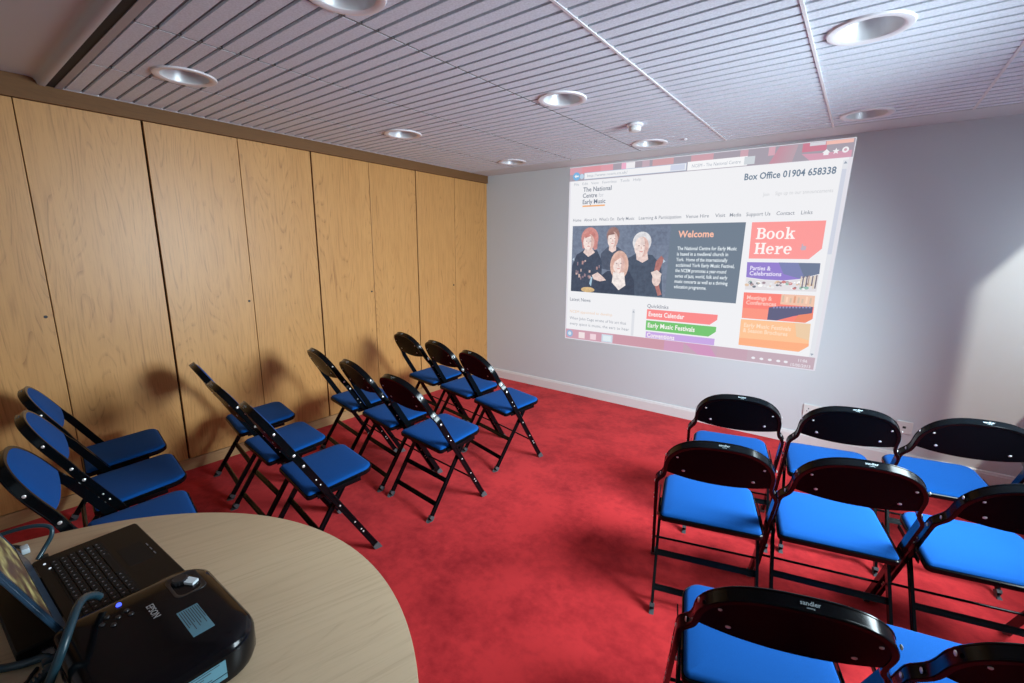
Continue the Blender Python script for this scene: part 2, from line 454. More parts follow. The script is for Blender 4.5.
def make_chair():
    t = thing('folding_chair', '', 'chair')
    st = M['steel']
    # back frame: arch from seat height round the top
    bm = bmesh.new(); P_ = arch_path(); pts = []; fr = []
    for i, (u, s) in enumerate(P_):
        a = P_[max(i-1, 0)]; b = P_[min(i+1, len(P_)-1)]
        d = Vector((b[0]-a[0], b[1]-a[1])).normalized(); nx = Vector((d.y, -d.x))     # outward
        if i in (0, len(P_)-1): nx = Vector((1 if i == 0 else -1, 0))
        pts.append(fp(u, s, bow(u, s))); fr.append((XV*nx.x+TV*nx.y, NV))
    sweep(bm, pts, fr, chan_rim(.006, .008, .0165))
    bf = obj('back_frame', bm, st, t, True)
    for sx in (-1, 1):
        for s, r in ((.862, .0055), (.728, .0065), (.668, .006), (.57, .0035), (.535, .0035)):
            u = .2165 if s < .7 else (.1965 if s < .8 else .1805)
            c = fp(sx*(u+.0075), s, 0)
            bm = bmesh.new(); rev(bm, [(r, 0), (r, sx*.0015), (r*.5, sx*.003), (0, sx*.0032)], c, 10, 'x')
            obj('rivet', bm, M['rivet'], bf, True)
    # lettering on the back of the top rail
    for nm, txt, sz, ds in (('brand_lettering', 'sandler', .0125, 0), ('small_lettering', 'seating', .0052, 0)):
        cv = bpy.data.curves.new('t', 'FONT'); cv.body = txt; cv.size = sz; cv.align_x = 'CENTER'; cv.extrude = .0003; cv.resolution_u = 2; cv.offset = sz*.012
        o = bpy.data.objects.new('t', cv); C.objects.link(o)
        dg = bpy.context.evaluated_depsgraph_get(); me = bpy.data.meshes.new_from_object(o.evaluated_get(dg)); bpy.data.objects.remove(o)
        for v in me.vertices:                             # laid on the upper rear edge of the arch
            u = v.co.x+.006; q = v.co.y; w = v.co.z; s = .80+.164*max(0, 1-(abs(u)/.1855)**2.7)**.5
            v.co = fp(u, s+.0069, bow(0, .95)) + NV*(q-.0025-(0 if nm[0] == 'b' else .0062)) + TV*w
        me.materials.append(M['lettering'])
        lo = bpy.data.objects.new(nm, me); C.objects.link(lo); lo.parent = bf; lo['label'] = 'pale printed lettering'
    # steel back panel and blue pad
    def panel(n0, n1, inset, s_low, mt, nm, parent):
        bm = bmesh.new(); nu, ns = 22, 8; U = .1835-inset
        top = lambda u: .80+(.163-inset)*max(0, 1-(abs(u)/(U+.0005))**(2/.74))**.5 if abs(u) < U else .80
        g = {}
        for side, n in ((0, n0), (1, n1)):
            for i in range(nu+1):
                u = -U+2*U*i/nu
                u = U*math.sin(PI/2*(u/U))
                for j in range(ns+1):
                    lo_ = s_low-.018*(1-abs(u/U)**2.2)
                    s = lo_+(top(u)-lo_)*j/ns
                    dome = 0
                    if mt is M['blue'] and side: dome = .008*(1-(u/U)**4)*(1-abs(2*j/ns-1)**4)
                    belly = -.011*(1-(u/U)**2)*(1-j/ns)**1.3 if mt is not M['blue'] else 0
                    g[side, i, j] = bm.verts.new(fp(u, s, bow(u, s)+n+dome+belly))
        for i in range(nu):
            for j in range(ns):
                bm.faces.new((g[0, i, j], g[0, i, j+1], g[0, i+1, j+1], g[0, i+1, j]))
                bm.faces.new((g[1, i, j], g[1, i+1, j], g[1, i+1, j+1], g[1, i, j+1]))
        ring = [(i, 0) for i in range(nu+1)]+[(nu, j) for j in range(1, ns+1)]+[(i, ns) for i in range(nu-1, -1, -1)]+[(0, j) for j in range(ns-1, 0, -1)]
        for a in range(len(ring)):
            p, q = ring[a], ring[(a+1) % len(ring)]
            try: bm.faces.new((g[0, *p], g[0, *q], g[1, *q], g[1, *p]))
            except ValueError: pass
        return obj(nm, bm, mt, parent, True)
    bk = panel(-.0150, -.011, 0, .772, M['panel'], 'backrest', t)
    panel(-.008, .0155, .003, .765, M['blue'], 'back_pad', bk)
    bm = bmesh.new()
    for u, s in ((-.121, .802), (.121, .802), (-.147, .880), (.147, .880)):
        bm = bmesh.new()
        bl = -.011*(1-(u/.1835)**2)*max(0, 1-(s-.757)/.16)**1.3
        c = fp(u, s, bow(u, s)-.0150+bl); r = .0062 if s < .85 else .0045
        A, Bb = XV, TV
        prev = None
        rings = []
        for rr, h in ((r, 0), (r, .0012), (r*.6, .0028)):
            rings.append([c+A*rr*math.cos(k*PI/5)+Bb*rr*math.sin(k*PI/5)-NV*h for k in range(10)])
        loft(bm, rings)
        obj('screw', bm, M['rivet'], bk, True)
    # legs: front pair continue the leaning frame, rear pair fold under the seat
    for sx in (1, -1):
        bm = bmesh.new(); pr = [(a*sx, b) for a, b in chan(.006, .008, .0145)]
        sweep(bm, [fp(sx*.2165, .015), fp(sx*.2165, .471)], [(XV, NV)]*2, pr)
        lg = obj('leg', bm, st, t, True)
        bm = bmesh.new(); loft(bm, [[tuple(fp(sx*.217+a*(w), s)+NV*b*w) if s > 0.01 else (sx*.217+a*w, .195+b*w*1.1, 0) for a, b in ((-.009, -.015), (.009, -.015), (.009, .015), (-.009, .015))] for s, w in ((0, 1.15), (.02, 1.15), (.034, 1.05))])
        obj('foot_cap', bm, M['cap'], lg)
        for s in (.155, .175, .235, .37):
            bm = bmesh.new(); rev(bm, [(.0042, 0), (.0042, sx*.001), (0, sx*.0026)], fp(sx*.2245, s), 10, 'x')
            obj('rivet', bm, M['rivet'], lg, True)
    RT = Vector((0, .045, .392)); RB = Vector((0, -.21, 0))
    td = (RT-RB).normalized(); nd = XV.cross(td).normalized()
    rp = lambda u, s, n=0: RB+XV*u+td*s+nd*n
    RL = (RT-RB).length
    for sx in (1, -1):
        bm = bmesh.new(); pr = [(a*sx, b) for a, b in chan(.005, .007, .0125)]
        sweep(bm, [rp(sx*.196, .012), rp(sx*.196, RL)], [(XV, nd)]*2, pr)
        lg = obj('leg', bm, st, t, True)
        bm = bmesh.new(); loft(bm, [[tuple(rp(sx*.196+a, s)+nd*b) if s > 0.01 else (sx*.196+a, -.21+b*1.1, 0) for a, b in ((-.0095, -.0155), (.0095, -.0155), (.0095, .0155), (-.0095, .0155))] for s in (0, .02, .034)])
        obj('foot_cap', bm, M['cap'], lg)
        bm = bmesh.new(); q = rp(sx*.2035, .395); rev(bm, [(.0065, 0), (.0065, sx*.0035), (0, sx*.006)], q, 12, 'x'); obj('rivet', bm, M['rivet'], lg, True)
    # stretchers: thin rod in front, two channel rails behind
    bm = bmesh.new(); tube(bm, [fp(-.212, .178), fp(.212, .178)], .0055, 10, sm=1); obj('front_stretcher', bm, st, t, True)
    for s in (.098, .237):
        bm = bmesh.new(); sweep(bm, [rp(-.192, s), rp(.192, s)], [(td, nd)]*2, [(-.013, -.004), (.013, -.004), (.013, .004), (.008, .004), (.006, .001), (-.006, .001), (-.008, .004), (-.013, .004)])
        obj('rear_stretcher', bm, st, t, True)
    # seat: pan with rolled rim, blue pad
    def zs(y): return .391+(y+.118)*.105
    def lp(grow, dz, sc=1):
        o = rrect(-.194-grow, .194+grow, -.118-grow, .212+grow, (.018+grow, .018+grow, .052+grow, .052+grow), 7)
        out = []
        for x, y in o:
            k = max(0, (y+.05)/.26); x = x*(1-.06*k*k)
            y2 = .045+(y-.045)*sc; out.append((x*sc, y2, zs(y2)+dz))
        return out
    bm = bmesh.new(); loft(bm, [lp(-.012, -.018), lp(.002, -.016), lp(.005, -.010), lp(.005, .003), lp(.002, .006), lp(-.002, .004)])
    pan = obj('seat_pan', bm, st, t, True)
    bm = bmesh.new(); loft(bm, [lp(-.003, .002), lp(-.0015, .007), lp(-.004, .0125), lp(-.010, .0165), lp(-.015, .0180), lp(-.015, .0195, .8), lp(-.015, .0205, .5), lp(-.015, .021, .2), lp(-.015, .021, .02)])
    obj('seat', bm, M['blue'], t, True)
    # pivot brackets joining seat and frames
    for sx in (1, -1):
        bm = bmesh.new()
        bar(bm, (sx*.2045, -.08, .384), (sx*.2045, .13, .402), .004, .020)
        obj('seat_bracket', bm, st, t)
    bm = bmesh.new(); tube(bm, [(-.2, .045, .374), (.2, .045, .374)], .005, 8, sm=1); obj('pivot_rod', bm, st, t, True)
    return t

CH = [
 ('A1', .600, -1.450, -9.5, 'chair closest to the oak doors in the left row nearest the white wall'),
 ('A2', 1.062, -1.519, -11, 'middle folding chair of the row of three nearest the projected wall, left of the aisle'),
 ('A3', 1.518, -1.612, -13.5, 'aisle-end folding chair of the left block in the row nearest the projected wall'),
 ('B1', .632, -2.235, -10, 'folding chair beside the oak doors in the second left row from the projected wall'),
 ('B2', 1.095, -2.275, -9, 'middle folding chair of the second left row from the projected wall'),
 ('B3', 1.570, -2.320, -5.2, 'folding chair at the centre of the photo, aisle end of the second left row'),
 ('C1', .471, -2.894, -10, 'folding chair seen edge-on nearest the oak doors, third left row from the screen wall'),
 ('C2', .976, -2.978, -6.1, 'folding chair seen edge-on in the middle of the third left row'),
 ('C3', 1.461, -3.019, -8.7, 'folding chair seen edge-on just behind the round table, aisle end of the third left row'),
 ('D1', .402, -3.583, -7.7, 'farthest of three chairs at the left photo edge, nearest the oak doors'),
 ('D2', .872, -3.640, -6.7, 'middle one of the three chairs at the left photo edge showing blue back pads'),
 ('D3', 1.345, -3.735, -9, 'chair at the left photo edge with blue back pad, partly hidden by the round table'),
 ('R1a', 3.043, -1.503, 14, 'left chair of the right block row standing nearest the white wall'),
 ('R1b', 3.494, -1.370, 12.2, 'middle chair of the right block row standing nearest the white wall'),
 ('R1c', 3.928, -1.215, 12, 'chair in front of the white wall at the right photo edge, beside the wall socket'),
 ('R2a', 3.098, -2.153, 16.5, 'left chair of the middle row in the right block, whole seat and legs visible'),
 ('R2b', 3.528, -1.998, 14.2, 'centre chair of the middle row in the right block'),
 ('R2c', 3.978, -1.872, 14.1, 'right chair of the middle row in the right block, cut by the photo edge'),
 ('R3a', 3.404, -2.850, 18.5, 'nearest chair at the bottom of the photo with pale lettering on its black back rail'),
 ('R3b', 3.872, -2.693, 13.1, 'chair in the bottom right photo corner, only seat and back top in view'),
]
ch0 = make_chair()
for i, (nm, x, y, a, lab) in enumerate(CH):
    o = ch0 if i == 0 else copy_tree(ch0)
    o.location = (x, y, 0); o.rotation_euler = (0, 0, math.radians(a)); o['label'] = lab
    o['group'] = 'blue folding chairs of the left block' if i < 12 else 'blue folding chairs of the right block'

# ------------------------------------------------------------------ round table
TC = (2.513, -4.229); TR = .7254
t = thing('round_table', 'round table with pale oak laminate top in the near left foreground', 'table', (TC[0], TC[1], 0))
bm = bmesh.new(); rev(bm, [(0, TZ), (TR-.003, TZ), (TR-.001, TZ-.001), (TR-.001, TZ-.003)], n=160); 
top = obj('tabletop', bm, M['table'], t, True)
bm = bmesh.new(); rev(bm, [(TR-.0012, TZ-.002), (TR, TZ-.004), (TR, TZ-.022), (TR-.003, TZ-.026), (0, TZ-.026)], n=160)
obj('edge_band', bm, M['table_edge'], t, True)
for k in range(4):
    a = PI/4+k*PI/2; c, s_ = math.cos(a), math.sin(a)
    bm = bmesh.new(); tube(bm, [(.52*c, .52*s_, 0.012), (.52*c, .52*s_, TZ-.05)], .022, 20, sm=1); l = obj('leg', bm, M['leg_grey'], t, True)
    bm = bmesh.new(); rev(bm, [(0, 0), (.026, 0), (.026, .012), (.0, .014)], (.52*c, .52*s_, 0), 20); obj('foot_cap', bm, M['cap'], l, True)
bm = bmesh.new()
for sx in (1, -1):
    for p, q in (((.368*sx, -.368, TZ-.045), (.368*sx, .368, TZ-.045)), ((-.368, .368*sx, TZ-.045), (.368, .368*sx, TZ-.045))):
        bar(bm, p, q, .025, .04)
obj('under_frame', bm, M['leg_grey'], t)

# ------------------------------------------------------------------ laptop
LX0, LX1 = 2.0, 2.374
t = thing('laptop', 'open black laptop with dark keyboard lying on the round table', 'laptop', (2.008, -4.036, TZ), math.radians(2.5)); laptop_things = t
def roundslab(x0, x1, y0, y1, z0, z1, r, e=.003):
    bm = bmesh.new()
    f = lambda g, z: [(x, y, z) for x, y in rrect(x0-g, x1+g, y0-g, y1+g, (max(r+g, .001),)*4, 5)]
    loft(bm, [f(-e, z0), f(0, z0+e), f(0, z1-e), f(-e, z1)]); return bm
base = obj('base', roundslab(LX0, LX1, -4.025, -3.822, .004, .027, .008), M['laptop'], t, True)
bm = bmesh.new()
for dx in (.03, .33):
    for dy in (.02, .17): rev(bm, [(0, 0), (.008, 0), (.008, .005), (0, .005)], (LX0+dx, -4.02+dy, 0), 12)
obj('rubber_foot', bm, M['dark'], base, True)
obj('keyboard_deck', B(LX0+.028, LX1-.03, -4.003, -3.903, .0262, .0276, bev=.0004), M['key'], base)
bm = bmesh.new(); km = bmesh.new()
for r in range(6):
    n = 15 if r else 16
    w = (LX1-LX0-.075)/n
    for k in range(n):
        if r == 5 and 4 <= k <= 8:
            if k > 4: continue
            x0 = LX0+.037+w*k; x1 = x0+w*5-.002
        else: x0 = LX0+.037+w*k; x1 = x0+w-.002
        y1 = -4.0+.0155*r+.015; y0 = y1-.0130
        box(bm, x0, x1, y0+.0, y1, .0272, .0294, bev=.0006)
        if x1-x0 < .05: box(km, x0+.005, x0+.0085, y0+.004, y0+.0075, .0294, .0296)
obj('key', bm, M['key'], base)['kind'] = 'stuff'
obj('key_lettering', km, M['keymark'], base)
obj('touchpad', B(2.11, 2.21, -3.893, -3.845, .0262, .0273, bev=.0004), M['key'], base)
bm = bmesh.new()
for k in range(3): box(bm, 2.135+.026*k, 2.147+.026*k, -3.8405, -3.8385, .0268, .0282)
obj('touchpad_button', bm, M['keymark'], base)
bm = bmesh.new()
for x, y in ((2.035, -4.007), (2.065, -4.003), (2.35, -3.91)): rev(bm, [(0, .0288), (.0022, .0288), (.0026, .0268)], (x, y, 0), 12)
obj('status_light', bm, emit('laptop_led', (225, 240, 255), .9), base, True)
# lid leaning 20 degrees back from upright
A20 = math.radians(20)
LU = Vector((0, -math.sin(A20), math.cos(A20))); LN = Vector((0, math.cos(A20), math.sin(A20)))
def lidbox(x0, x1, s0, s1, n0, n1, bev=0):
    bm = B(x0, x1, s0, s1, n0, n1, bev=bev)
    for v in bm.verts: v.co = Vector((v.co.x, -4.026, .026))+LU*v.co.y+LN*v.co.z
    return bm
lid = obj('lid', lidbox(LX0, LX1, .004, .245, -.009, -.001, bev=.002), M['lid'], t)
bm = lidbox(LX0, LX0+.014, .004, .245, -.002, .002); 
for a in ((LX1-.012, LX1, .004, .245), (LX0, LX1, .004, .058), (LX0, LX1, .231, .245)):
    q = lidbox(*a, -.002, .002); me = bpy.data.meshes.new('x'); q.to_mesh(me); q.free(); bm.from_mesh(me); bpy.data.meshes.remove(me)
obj('screen_bezel', bm, M['lid'], lid)
def screen_mat():
    m, nt, p = nodes('laptop_screen'); N = nt.nodes.new; L = nt.links
    tc = N('ShaderNodeTexCoord'); n = N('ShaderNodeTexNoise'); mp = N('ShaderNodeMapping'); mp.inputs['Scale'].default_value = (9, 20, 30)
    L.new(tc.outputs['Object'], mp.inputs['Vector']); L.new(mp.outputs['Vector'], n.inputs['Vector']); n.inputs['Scale'].default_value = 1.2; n.inputs['Detail'].default_value = 4
    r = N('ShaderNodeValToRGB'); e = r.color_ramp.elements; e[0].position = .40; e[0].color = srgb(70, 48, 40); e[1].position = .66; e[1].color = srgb(190, 184, 125)
    x = e.new(.50); x.color = srgb(110, 100, 66)
    L.new(n.outputs['Fac'], r.inputs['Fac']); L.new(r.outputs['Color'], p.inputs['Emission Color'])
    p.inputs['Emission Strength'].default_value = .7; p.inputs['Base Color'].default_value = (.02, .02, .02, 1); p.inputs['Roughness'].default_value = .3
    return m
obj('screen', lidbox(LX0+.014, LX1-.012, .058, .235, -.0009, .0006), screen_mat(), lid)
bm = bmesh.new()
for x0, x1 in ((LX0+.03, LX0+.09), (LX1-.09, LX1-.03)):
    bm = bmesh.new(); tube(bm, [(x0, -4.028, .022), (x1, -4.028, .022)], .0075, 14, sm=1)
    obj('hinge', bm, M['laptop'], t, True)
obj('battery_pack', roundslab(2.02, 2.330, -4.098, -4.034, .002, .026, .006), M['laptop'], t, True)
for ch_ in t.children: ch_.location = (-2.0, 4.03, 0)

# ------------------------------------------------------------------ projector
PX0, PX1, PY0, PY1, PH = 2.400, 2.700, -4.045, -3.806, .092
t = thing('projector', 'glossy black video projector with blue status light on the round table', 'projector', (0, 0, TZ))
def pl_(g, z, gr=0):
    o = rrect(PX0-g, PX1+g, PY0-g, PY1+g, (.02, .02, .055, .045), 7)
    cy = (PY0+PY1)/2
    return [(x, y+(.012*(1-((x-(PX0+PX1)/2)/.15)**2) if y > cy else 0), z) for x, y in o]
bm = bmesh.new(); loft(bm, [pl_(-.012, .010), pl_(-.004, .014), pl_(0, .028), pl_(.0, .066), pl_(-.004, .078), pl_(-.014, .087), pl_(-.03, .0905), pl_(-.06, PH)])
body = obj('body', bm, M['proj'], t, True)
bm = bmesh.new()
for x, y in ((PX0+.04, PY0+.03), (PX1-.04, PY0+.03), ((PX0+PX1)/2, PY1-.02)): rev(bm, [(0, 0), (.011, 0), (.011, .010), (.006, .016), (0, .016)], (x, y, 0), 16)
obj('foot', bm, M['cap'], t, True)
# lens in front, zoom recess on the top
bm = bmesh.new(); rev(bm, [(.034, -.006), (.036, .012), (.031, .014), (.028, .004), (.022, .001), (.012, .004), (0, .005)], (2.465, PY1-.016, .052), 32, 'y')
obj('lens', bm, mat('lens_glass', (.02, .025, .04), .05, coat=1), t, True)
bm = bmesh.new(); loft(bm, [[(x, y, z) for x, y in rrect(2.436-g, 2.512+g, -3.878-g, -3.828+g, (.014,)*4, 4)] for g, z in ((.003, .0885), (.002, .0925), (-.002, .0928), (-.006, .0905))])
rec = obj('zoom_recess', bm, M['proj_grey'], t, True)
bm = bmesh.new(); rev(bm, [(0, .099), (.012, .099), (.014, .097), (.014, .089)], (2.458, -3.858, 0), 24)
for k in range(16):
    a = 2*PI*k/16; bar(bm, (2.458+.0142*math.cos(a), -3.858+.0142*math.sin(a), .090), (2.458+.0142*math.cos(a), -3.858+.0142*math.sin(a), .098), .002, .002, up=(1, 0, 0))
obj('zoom_ring', bm, M['proj_grey'], rec, True)
bm = bmesh.new(); loft(bm, [[(2.462, -3.843, z), (2.484, -3.833, z), (2.492, -3.846, z), (2.474, -3.856, z)] for z in (.0905, .0965)])
obj('lens_window', bm, mat('pale_lens_window', (.75, .85, .9), .15), rec)
# buttons and led on the top
bm = bmesh.new()
for x, y in ((2.462, -3.975), (2.478, -3.962), (2.478, -3.985), (2.494, -3.972), (2.470, -3.948), (2.487, -3.945)):
    rev(bm, [(0, .0945), (.004, .0943), (.0048, .092), (.0048, .089)], (x, y, 0), 12)
obj('button', bm, M['proj_grey'], body, True)
bm = bmesh.new(); rev(bm, [(0, .0952), (.0035, .0950), (.0045, .0925), (.0045, .089)], (2.441, -3.953, 0), 14)
l = obj('power_light', bm, emit('blue_led', (70, 90, 255), 2.2), body, True); l['label'] = 'glowing blue light'
def flat_text(txt, size, origin, ux, uy, mt, parent, name, off=.0, w=None):
    cv = bpy.data.curves.new('t', 'FONT'); cv.body = txt; cv.size = size; cv.resolution_u = 2; cv.offset = off; cv.extrude = .0002
    o = bpy.data.objects.new('t', cv); C.objects.link(o)
    dg = bpy.context.evaluated_depsgraph_get(); me = bpy.data.meshes.new_from_object(o.evaluated_get(dg)); bpy.data.objects.remove(o)
    ux = Vector(ux).normalized(); uy = Vector(uy).normalized(); uz = ux.cross(uy)
    k = 1
    if w:
        mx = max(v.co.x for v in me.vertices); k = w/mx
    for v in me.vertices: v.co = Vector(origin)+ux*v.co.x*k+uy*v.co.y+uz*v.co.z
    me.materials.append(mt); o = bpy.data.objects.new(name, me); C.objects.link(o); o.parent = parent; return o
flat_text('EPSON', .017, (2.487, -3.923, PH+.0004), (1, 0, 0), (0, 1, 0), M['epson'], body, 'brand_lettering', .0001, w=.047)
# silver stickers: one on the top, two on the side, barred with print
def sticker(cx, cy, w, h, ang, z):
    bm = bmesh.new(); box(bm, -w/2, w/2, -h/2, h/2, 0, .0006)
    ca, sa = math.cos(ang), math.sin(ang)
    n = 9
    for k in range(n):
        ln = random.uniform(.5, .93)*w
        yy = -h/2+h*(k+.7)/(n+.4)
        box(bm, -w*.46, -w*.46+ln, yy, yy+h*.035, .0006, .0008, mi=1)
    for v in bm.verts: v.co = Vector((cx+ca*v.co.x-sa*v.co.y, cy+sa*v.co.x+ca*v.co.y, z+v.co.z))
    return bm
obj('sticker', sticker(2.596, -3.876, .086, .034, 0, PH-.0004), [M['sticker'], M['stickerink']], body)
def side_sticker(y0, y1, z0, z1, n):
    bm = B(PX1+.0002, PX1+.0008, y0, y1, z0, z1)
    for k in range(n):
        zz = z0+(z1-z0)*(k+.6)/(n+.3); box(bm, PX1+.0008, PX1+.001, y0+(y1-y0)*.04, y0+(y1-y0)*random.uniform(.6, .96), zz, zz+(z1-z0)*.06, mi=1)
    return bm
obj('sticker', side_sticker(-3.962, -3.868, .038, .064, 5), [M['sticker'], M['stickerink']], body)
obj('sticker', side_sticker(-3.915, -3.868, .028, .036, 2), [M['sticker'], M['stickerink']], body)
obj('sticker', side_sticker(-4.01, -3.985, .028, .048, 3), [M['sticker'], M['stickerink']], body)
bm = bmesh.new(); tube(bm, [(PX1-.012, -3.975, .083), (PX1+.0006, -3.975, .06), (PX1+.0006, -3.975, .03)], .0008, 6, sm=1)
obj('cover_seam', bm, M['dark'], body)
# rear connector strip
bm = bmesh.new()
for k in range(4): box(bm, PX0+.04+.035*k, PX0+.06+.035*k, PY0-.002, PY0+.002, .035, .05)
obj('port', bm, M['proj_grey'], body)

# ------------------------------------------------------------------ cables on the table
Z0 = TZ
t = thing('projector_cable', 'thick blue-grey video cable looping over the laptop beside the projector', 'cable', (0, 0, 0))
bm = bmesh.new(); tube(bm, [(2.404, -3.972, Z0+.104), (2.410, -3.980, Z0+.116), (2.425, -3.994, Z0+.128), (2.452, -4.008, Z0+.133), (2.49, -4.024, Z0+.128), (2.515, -4.040, Z0+.11), (2.520, -4.058, Z0+.075), (2.518, -4.075, Z0+.04), (2.53, -4.11, Z0+.0095), (2.58, -4.19, Z0+.0085), (2.7, -4.3, Z0+.0085)], .0068, 12)
obj('cord', bm, M['cable'], t, True)
t = thing('vga_cable', 'blue-grey cable with ribbed plug running left behind the laptop', 'cable', (0, 0, 0))
bm = bmesh.new(); tube(bm, [(2.385, -4.050, Z0+.012), (2.368, -4.058, Z0+.012), (2.354, -4.085, Z0+.010), (2.325, -4.118, Z0+.0085), (2.28, -4.14, Z0+.008), (2.2, -4.19, Z0+.008), (2.1, -4.23, Z0+.008)], .0072, 12)
obj('cord', bm, M['cable'], t, True)
bm = box(bmesh.new(), 2.380, 2.395, -4.062, -4.040, Z0+.001, Z0+.018, bev=.003); obj('plug', bm, M['cable'], t, True)
t = thing('usb_cable', 'thin black cable curving off the table behind the laptop', 'cable', (0, 0, 0))
bm = bmesh.new(); tube(bm, [(2.378, -4.068, Z0+.0035), (2.392, -4.078, Z0+.0035), (2.405, -4.088, Z0+.0035), (2.42, -4.13, Z0+.0035), (2.43, -4.24, Z0+.0035)], .0033, 8)
obj('cord', bm, M['cable_black'], t, True)
t = thing('ribbed_plug_cable', 'blue-grey cable with ribbed strain relief at the near left photo edge', 'cable', (0, 0, 0))
bm = bmesh.new(); tube(bm, [(2.412, -4.058, Z0+.010), (2.420, -4.068, Z0+.009), (2.432, -4.082, Z0+.007), (2.45, -4.12, Z0+.0065), (2.48, -4.25, Z0+.0065)], .0062, 10)
obj('cord', bm, M['cable'], t, True)
bm = box(bmesh.new(), 2.398, 2.420, -4.062, -4.047, Z0+.001, Z0+.017, bev=.003)
obj('plug', bm, M['cable'], t, True)
bm = bmesh.new()
for k in range(4): rev(bm, [(.0062, -.0015), (.0085, -.0015), (.0085, .0015), (.0062, .0015)], (2.4145+.0035*k, -4.063-.0055*k, Z0+.0093), 12, 'y')
obj('strain_relief', bm, M['cable'], t, True)
t = thing('laptop_side_cable', 'dark cable arching up beside the laptop hinge at the left photo edge', 'cable', (0, 0, 0))
bm = bmesh.new(); tube(bm, [(1.987, -4.018, Z0+.018), (1.975, -4.000, Z0+.038), (1.972, -3.985, Z0+.062), (1.962, -3.985, Z0+.080), (1.94, -4.01, Z0+.086), (1.91, -4.05, Z0+.078), (1.88, -4.10, Z0+.06), (1.88, -4.17, Z0+.03), (1.91, -4.24, Z0+.006), (1.98, -4.32, Z0+.0055)], .0048, 10)
obj('cord', bm, M['cable'], t, True)
obj('plug', box(bmesh.new(), 1.978, 2.0, -4.012, -3.998, Z0+.008, Z0+.022, bev=.002), M['cable_black'], t)
t = thing('network_plug', 'pale plug on a dark lead by the laptop hinge', 'plug', (0, 0, 0))
obj('plug_body', box(bmesh.new(), 1.872, 1.902, -4.037, -4.022, Z0+.001, Z0+.015, bev=.002), M['plug_white'], t, True)
bm = bmesh.new(); tube(bm, [(1.875, -4.031, Z0+.008), (1.85, -4.043, Z0+.007), (1.83, -4.065, Z0+.0048), (1.84, -4.14, Z0+.0045), (1.95, -4.25, Z0+.0045)], .0045, 10); obj('cord', bm, M['cable_black'], t, True)
t = thing('usb_stick', 'small silver plug at the rear corner of the laptop', 'plug', (0, 0, 0))
obj('metal_shell', box(bmesh.new(), 2.342, 2.374, -4.058, -4.042, Z0+.004, Z0+.014, bev=.001), M['metal'], t)
bm = bmesh.new(); rev(bm, [(.0035, 0), (.005, .001), (.005, .006), (0, .008)], (2.35, -4.068, Z0+.001), 12); obj('screw_knob', bm, M['metal'], t, True)

# ------------------------------------------------------------------ sockets on the far wall
for i, (x, z, lab) in enumerate(((3.872, .293, 'square white wall socket between two chairs at the right of the far wall'), (3.335, .292, 'white wall socket mostly hidden behind the middle chair by the far wall'))):
    t = thing('wall_socket', lab, 'socket', (x, 0, z), 0)
    w = .045 if i == 0 else .07
    obj('face_plate', box(bmesh.new(), -w, w, -.010, 0, -.045, .045, bev=.003), M['socket'], t)
    bm = bmesh.new()
    if i == 0: box(bm, -.009, .009, -.0112, -.0095, -.006, .010); 
    else:
        for cx in (-.035, .035):
            box(bm, cx-.003, cx+.003, -.0112, -.0095, .008, .018); box(bm, cx-.014, cx-.007, -.0112, -.0095, -.01, -.005); box(bm, cx+.007, cx+.014, -.0112, -.0095, -.01, -.005)
    obj('outlet_hole', bm, M['dark'], t)
    bm = bmesh.new()
    for sx in (-1, 1): rev(bm, [(0, -.0114), (.003, -.0114), (.0035, -.0098)], (sx*(w-.01), 0, 0 if i else -.028), 10, 'y')
    obj('screw', bm, M['rivet'], t)

# ------------------------------------------------------------------ projected web page, projector light put in as glowing panels (4:3 page, 1024 x 768 units)
SRC = [(0, 0), (1024, 0), (1024, 768), (0, 768)]
DST = [(1.0773, 2.2945), (3.3500, 2.2821), (3.3053, .6074), (1.0833, .5881)]
def solve_h(src, dst):
    A = []; b = []
    for (x, y), (u, v) in zip(src, dst):
        A.append([x, y, 1, 0, 0, 0, -u*x, -u*y]); b.append(u)
        A.append([0, 0, 0, x, y, 1, -v*x, -v*y]); b.append(v)
    n = 8
    for i in range(n):
        p = max(range(i, n), key=lambda r: abs(A[r][i])); A[i], A[p] = A[p], A[i]; b[i], b[p] = b[p], b[i]
        for r in range(i+1, n):
            f = A[r][i]/A[i][i]
            for c in range(i, n): A[r][c] -= f*A[i][c]
            b[r] -= f*b[i]
    x = [0]*n
    for i in range(n-1, -1, -1): x[i] = (b[i]-sum(A[i][c]*x[c] for c in range(i+1, n)))/A[i][i]
    return x
HM = solve_h(SRC, DST)
def PG(u, v, layer):
    w = HM[6]*u+HM[7]*v+1
    return Vector(((HM[0]*u+HM[1]*v+HM[2])/w, -.0012-.0006*layer, (HM[3]*u+HM[4]*v+HM[5])/w))
page = thing('projected_web_page', 'bright projected web page with title photo and coloured banners on the white wall', 'projected picture', (2.2, 0, .6))
PV = Vector((2.2, 0, .6))
EM = {}
def em(rgb, k=1.0):
    if rgb not in EM: EM[rgb] = emit('projected_%02x%02x%02x' % rgb, rgb, k)
    return EM[rgb]
PHOTO = {}
